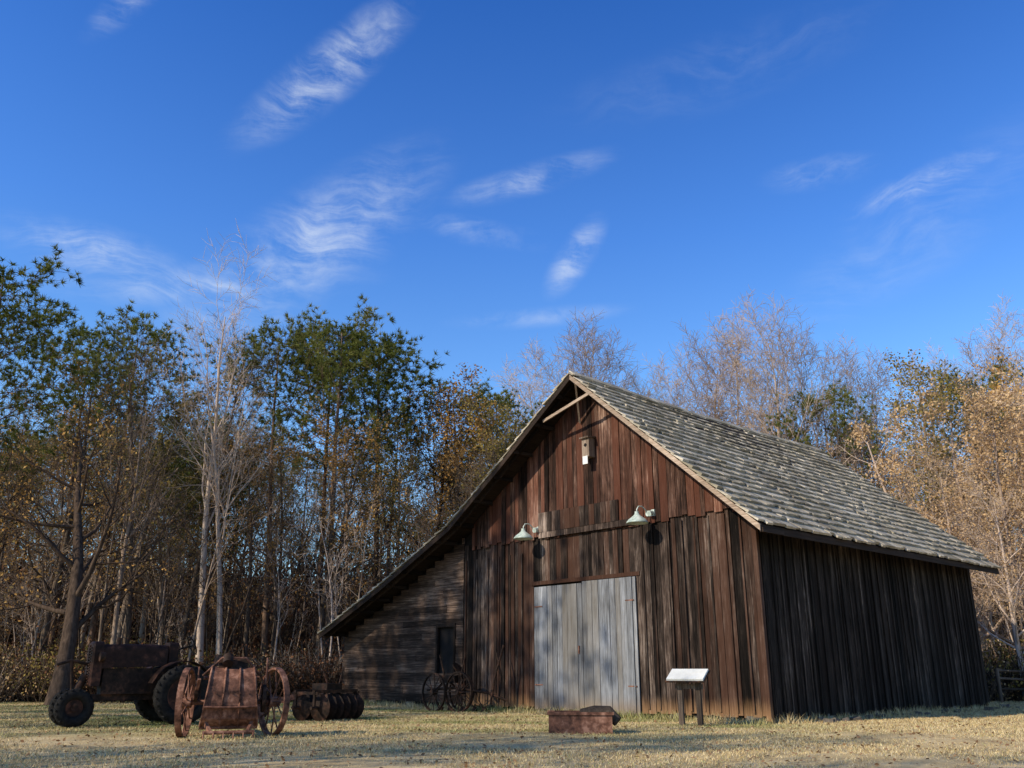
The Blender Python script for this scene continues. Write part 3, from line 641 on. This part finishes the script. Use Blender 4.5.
prof=[(.24,.16),(.42,.30),(.50,.52),(.48,.76),(.38,.96),(.20,1.10),(0,1.15),(-.22,1.10),(-.38,.96)]
n=len(prof)
for i in range(n-1):
    a,b=prof[i],prof[i+1]; wa=.50-.12*a[1];wb=.50-.12*b[1]
    T.hexa([[a[0],-wa,a[1]],[a[0],wa,a[1]],[a[0]-.03,wa,a[1]-.01],[a[0]-.03,-wa,a[1]-.01],[b[0],-wb,b[1]],[b[0],wb,b[1]],[b[0]-.03,wb,b[1]-.01],[b[0]-.03,-wb,b[1]-.01]],0,.4)
for y in (-1,-.33,.33,1): T.tube([(p[0]+.008,y*(.49-.12*p[1]),p[1]+.01) for p in prof],.018,6)
for z in(0,-1): T.tube([(prof[z][0],-.48,prof[z][1]),(prof[z][0],.48,prof[z][1])],.03,8)
T.tube([(.51,-.44,.5),(.53,0,.49),(.51,.44,.5)],.022,6)
for y in np.linspace(-.4,.4,7): T.cyl((.49,y,.72),(.505,y,.72),.014,8); T.cyl((.43,y,.33),(.45,y,.33),.014,8)
T.obj('ribbed_shell',M_rust,A)
T=MB()
for s in(-1,1):
    v=[(p[0]-.01,s*(.47-.12*p[1]),p[1]) for p in prof]+[(-.45,s*.42,.5),(-.2,s*.44,.3)]; T.add(v,[list(range(len(v)))],0,.5)
T.cyl((-.1,-.25,1.13),(-.1,.25,1.13),.18,20); T.cyl((.18,-.1,1.2),(.05,-.1,1.32),.09,14)
T.box(-.5,.2,-.43,.43,.32,.40); T.obj('side_plates_and_drum',M_drust,A)
T=MB(); T.beam((.2,-.42,.3),(.6,-.3,.1),.05,.07);T.beam((.2,.42,.3),(.6,.3,.1),.05,.07);T.tube([(.62,-.42,.1),(.62,.42,.1)],.03,8)
for y in np.linspace(-.4,.4,6): T.tube([(.62,y,.1),(.70,y,.07),(.72,y,.01)],.014,5)
T.beam((-.3,0,.45),(-1.6,.1,.25),.08,.08); T.beam((0,-.60,.56),(.40,-.55,.95),.05,.03); T.tube([(.1,.55,.56),(.25,.57,1.1),(.15,.57,1.3)],.018,6); T.tube([(-.2,-.57,.56),(-.35,-.57,1.15)],.018,6); T.tube([(0,-.5,1.0),(.1,-.2,1.3),(.1,.2,1.3),(0,.45,1.02)],.02,6)
T.obj('frame_and_levers',M_rust,A)
T=MB(); T.ring((.2,.55,.62),(0,1,0),.2,.03,28,4,0,.03); T.cyl((.2,.5,.62),(.2,.6,.62),.06,12); T.ring((.05,-.58,.75),(0,1,0),.15,.025,24,4,0,.03); T.obj('gear_wheels',M_drust,A)
A=empty('disc_harrow',(-4.0,21.6,0),1.05)
T=MB()
for x in np.linspace(-.65,.55,6):
    T.tube([(x-.02,0,.29),(x,0,.29),(x+.05,0,.29)],np.array([.04,.17,.29]),22,0,None,True)
    T.tube([(x-.02,.55,.29),(x,.55,.29),(x+.05,.55,.29)],np.array([.04,.17,.29]),22,0,None,True)
T.cyl((-.9,0,.29),(.7,0,.29),.035);T.cyl((-.9,.55,.29),(.7,.55,.29),.035)
for x in(-.8,.6): T.beam((x,0,.27),(x,0,.6),.05,.05); T.beam((x,.55,.25),(x,.55,.6),.05,.05); T.beam((x,-.1,.6),(x,.65,.6),.06,.06)
T.beam((-.85,0,.63),(.65,0,.63),.07,.07);T.beam((-.85,.55,.63),(.65,.55,.63),.07,.07); T.box(-.35,.15,.05,.5,.66,.80); T.tube([(.2,.2,.66),(.35,.2,1.1)],.02,6)
T.obj('disc_gangs',M_drust,A)
T=MB(); T.beam((-.55,.5,.6),(-1.0,1.7,.3),.07,.07); T.beam((.3,.55,.6),(-1.0,1.7,.3),.05,.05); T.tube([(-.1,.2,.7),(-.3,.2,1.0)],.02,6); T.obj('drawbar',M_rust,A)
T=MB(); T.cyl((-.95,1.5,.28),(-.85,1.75,.30),.27,18); T.obj('drum',M_drust,A)
A=empty('wheeled_cultivator',(-1.7,25.9,0),math.radians(-28))
T=MB(); spoked(T,(-.55,0,.5),(.35,1,0),.5,.03,12,.07); spoked(T,(.35,-.15,.52),(.3,1,0),.52,.03,12,.07); spoked(T,(-.2,.9,.5),(.3,1,0),.5,.03,12,.07); T.obj('spoked_wheels',M_drust,A)
T=MB(); T.tube([(-.9,.2,.55),(.0,.15,.62),(1.0,.3,.5),(1.5,.5,.3)],.035,8); T.tube([(-.55,0,.5),(-.4,.4,.85),(-.2,.9,.5)],.03,8); T.tube([(.35,-.15,.52),(.1,.3,.9)],.03,8)
T.tube([(1.1,.3,.2),(1.2,.35,.9),(1.45,.4,1.75)],.03,6); T.tube([(1.25,.5,.25),(1.3,.55,.9),(1.1,.6,1.6)],.025,6); T.tube([(-.3,.2,.8),(-.5,.2,1.5)],.025,6); T.tube([(.2,.2,.9),(.35,.2,1.55)],.025,6)
for x in(-.6,-.3,.1,.5,.8): T.tube([(x,.3,.6),(x-.1,.35,.3),(x+.08,.35,.05)],.018,5); T.box(x+.03,x+.13,.3,.4,.0,.12,rot=(0,.4,0))
T.obj('frame_and_levers',M_drust,A)
T=MB(); T.tube([(.0,.3,1.1),(.02,.3,1.12),(.06,.3,1.16)],np.array([.02,.17,.2]),16,0,None,True); T.tube([(.1,.3,.85),(.03,.3,1.1)],.02,6); T.box(-.4,.1,.05,.35,.75,.95); T.obj('seat_and_box',M_drust,A)

# ------------------------------------------------------------------ sun, sky
sd=Vector((-.862,-.506,0)).normalized(); el=math.radians(33); sv=Vector((sd.x*math.cos(el),sd.y*math.cos(el),math.sin(el)))
sun=bpy.data.lights.new('sun','SUN'); sun.energy=5.0; sun.angle=math.radians(.5); sun.color=(1,.89,.71)
so=bpy.data.objects.new('sun',sun); COL.objects.link(so); so.rotation_euler=sv.to_track_quat('Z','Y').to_euler(); so.location=(-30,-20,30)
w=bpy.data.worlds.new('World'); scene.world=w; w.use_nodes=True
t=NT('',w); sky=t.n('ShaderNodeTexSky',sky_type='NISHITA',sun_disc=False,sun_elevation=el,sun_rotation=math.atan2(sd.x,sd.y),air_density=1.0,dust_density=.3,ozone_density=3.0)
tc=t.n('ShaderNodeTexCoord').outputs['Generated']; s=sepxyz(t,tc)
az=t.math('MULTIPLY',t.math('ARCTAN2',s[0],s[1]),57.2958*.88); ele=t.math('MULTIPLY',t.math('ARCSINE',s[2]),57.2958)
cv=t.n('ShaderNodeCombineXYZ'); t.l(az,cv.inputs[0]); t.l(ele,cv.inputs[1]); cv=cv.outputs[0]
CL=[(-13.7,36.6,42,6.5,1.6,.8),(-28,37.6,50,2.6,.8,.4),(-27.8,23.8,-3,4.4,1.4,.65),(-14.2,26.0,40,9.0,2.8,.65),(-20,23.0,10,8,1.3,.5),(1.3,30.9,14,5,.9,.5),(4.5,26,55,2.6,1.,.75),(-2.3,27.6,-10,4,.8,.4),
    (27.9,27.7,12,4,.9,.6),(21.6,29.5,0,3,.9,.4),(2,22.2,4,5,.6,.35),(27,25,30,9,2.5,.16),(15.6,36.4,8,10,2,.10)]
tot=None
for a,e,r,L,W,st in CL:
    m=t.mapping(cv,(L,W,1),(a*.88,e,0),(0,0,math.radians(r)),'TEXTURE'); ln=t.n('ShaderNodeVectorMath',operation='LENGTH'); t.l(m,ln.inputs[0])
    k=t.math('MULTIPLY',t.mr(ln.outputs['Value'],1.4,0,0,1),st); tot=k if tot is None else t.math('MAXIMUM',tot,k)
wv=t.n('ShaderNodeTexNoise',i_Scale=.14,i_Detail=3); t.l(cv,wv.inputs['Vector'])
off=t.n('ShaderNodeVectorMath',operation='MULTIPLY_ADD'); t.l(wv.outputs['Color'],off.inputs[0]); off.inputs[1].default_value=(5,5,0); t.l(cv,off.inputs[2])
n1=t.noise(t.mapping(off.outputs[0],(.08,.40,1),(0,0,0),(0,0,math.radians(-36))),1.5,7,.66,.1)
n2=t.noise(cv,.45,6,.66)
al=t.math('MULTIPLY',tot,t.math('ADD',t.mr(n1,.38,.76),t.math('MULTIPLY',t.mr(n2,.38,.75),.4)),clamp=True)
grade=t.ramp(t.math('DIVIDE',ele,90.),[(0,(1.9,2.0,1.9)),(.17,(1.30,1.85,2.30)),(.30,(.80,1.48,2.4)),(.48,(.38,1.05,2.1)),(.62,(.30,.55,.9))])
base=t.mix(1.,sky.outputs[0],grade,'MULTIPLY')
c=t.mix(t.math('MULTIPLY',al,.85),base,(8.0,8.8,9.8))
bg=t.n('ShaderNodeBackground',i_Strength=.1); t.l(c,bg.inputs[0]); o=t.n('ShaderNodeOutputWorld'); t.l(bg.outputs[0],o.inputs[0])

# ------------------------------------------------------------------ camera
cam=bpy.data.cameras.new('camera'); cam.sensor_width=36; cam.lens=31.1; cam.clip_end=2000; cam.clip_start=.1
co=bpy.data.objects.new('camera',cam); COL.objects.link(co); co.location=(0,0,1.1); co.rotation_euler=(math.radians(90+17.9),0,0); scene.camera=co
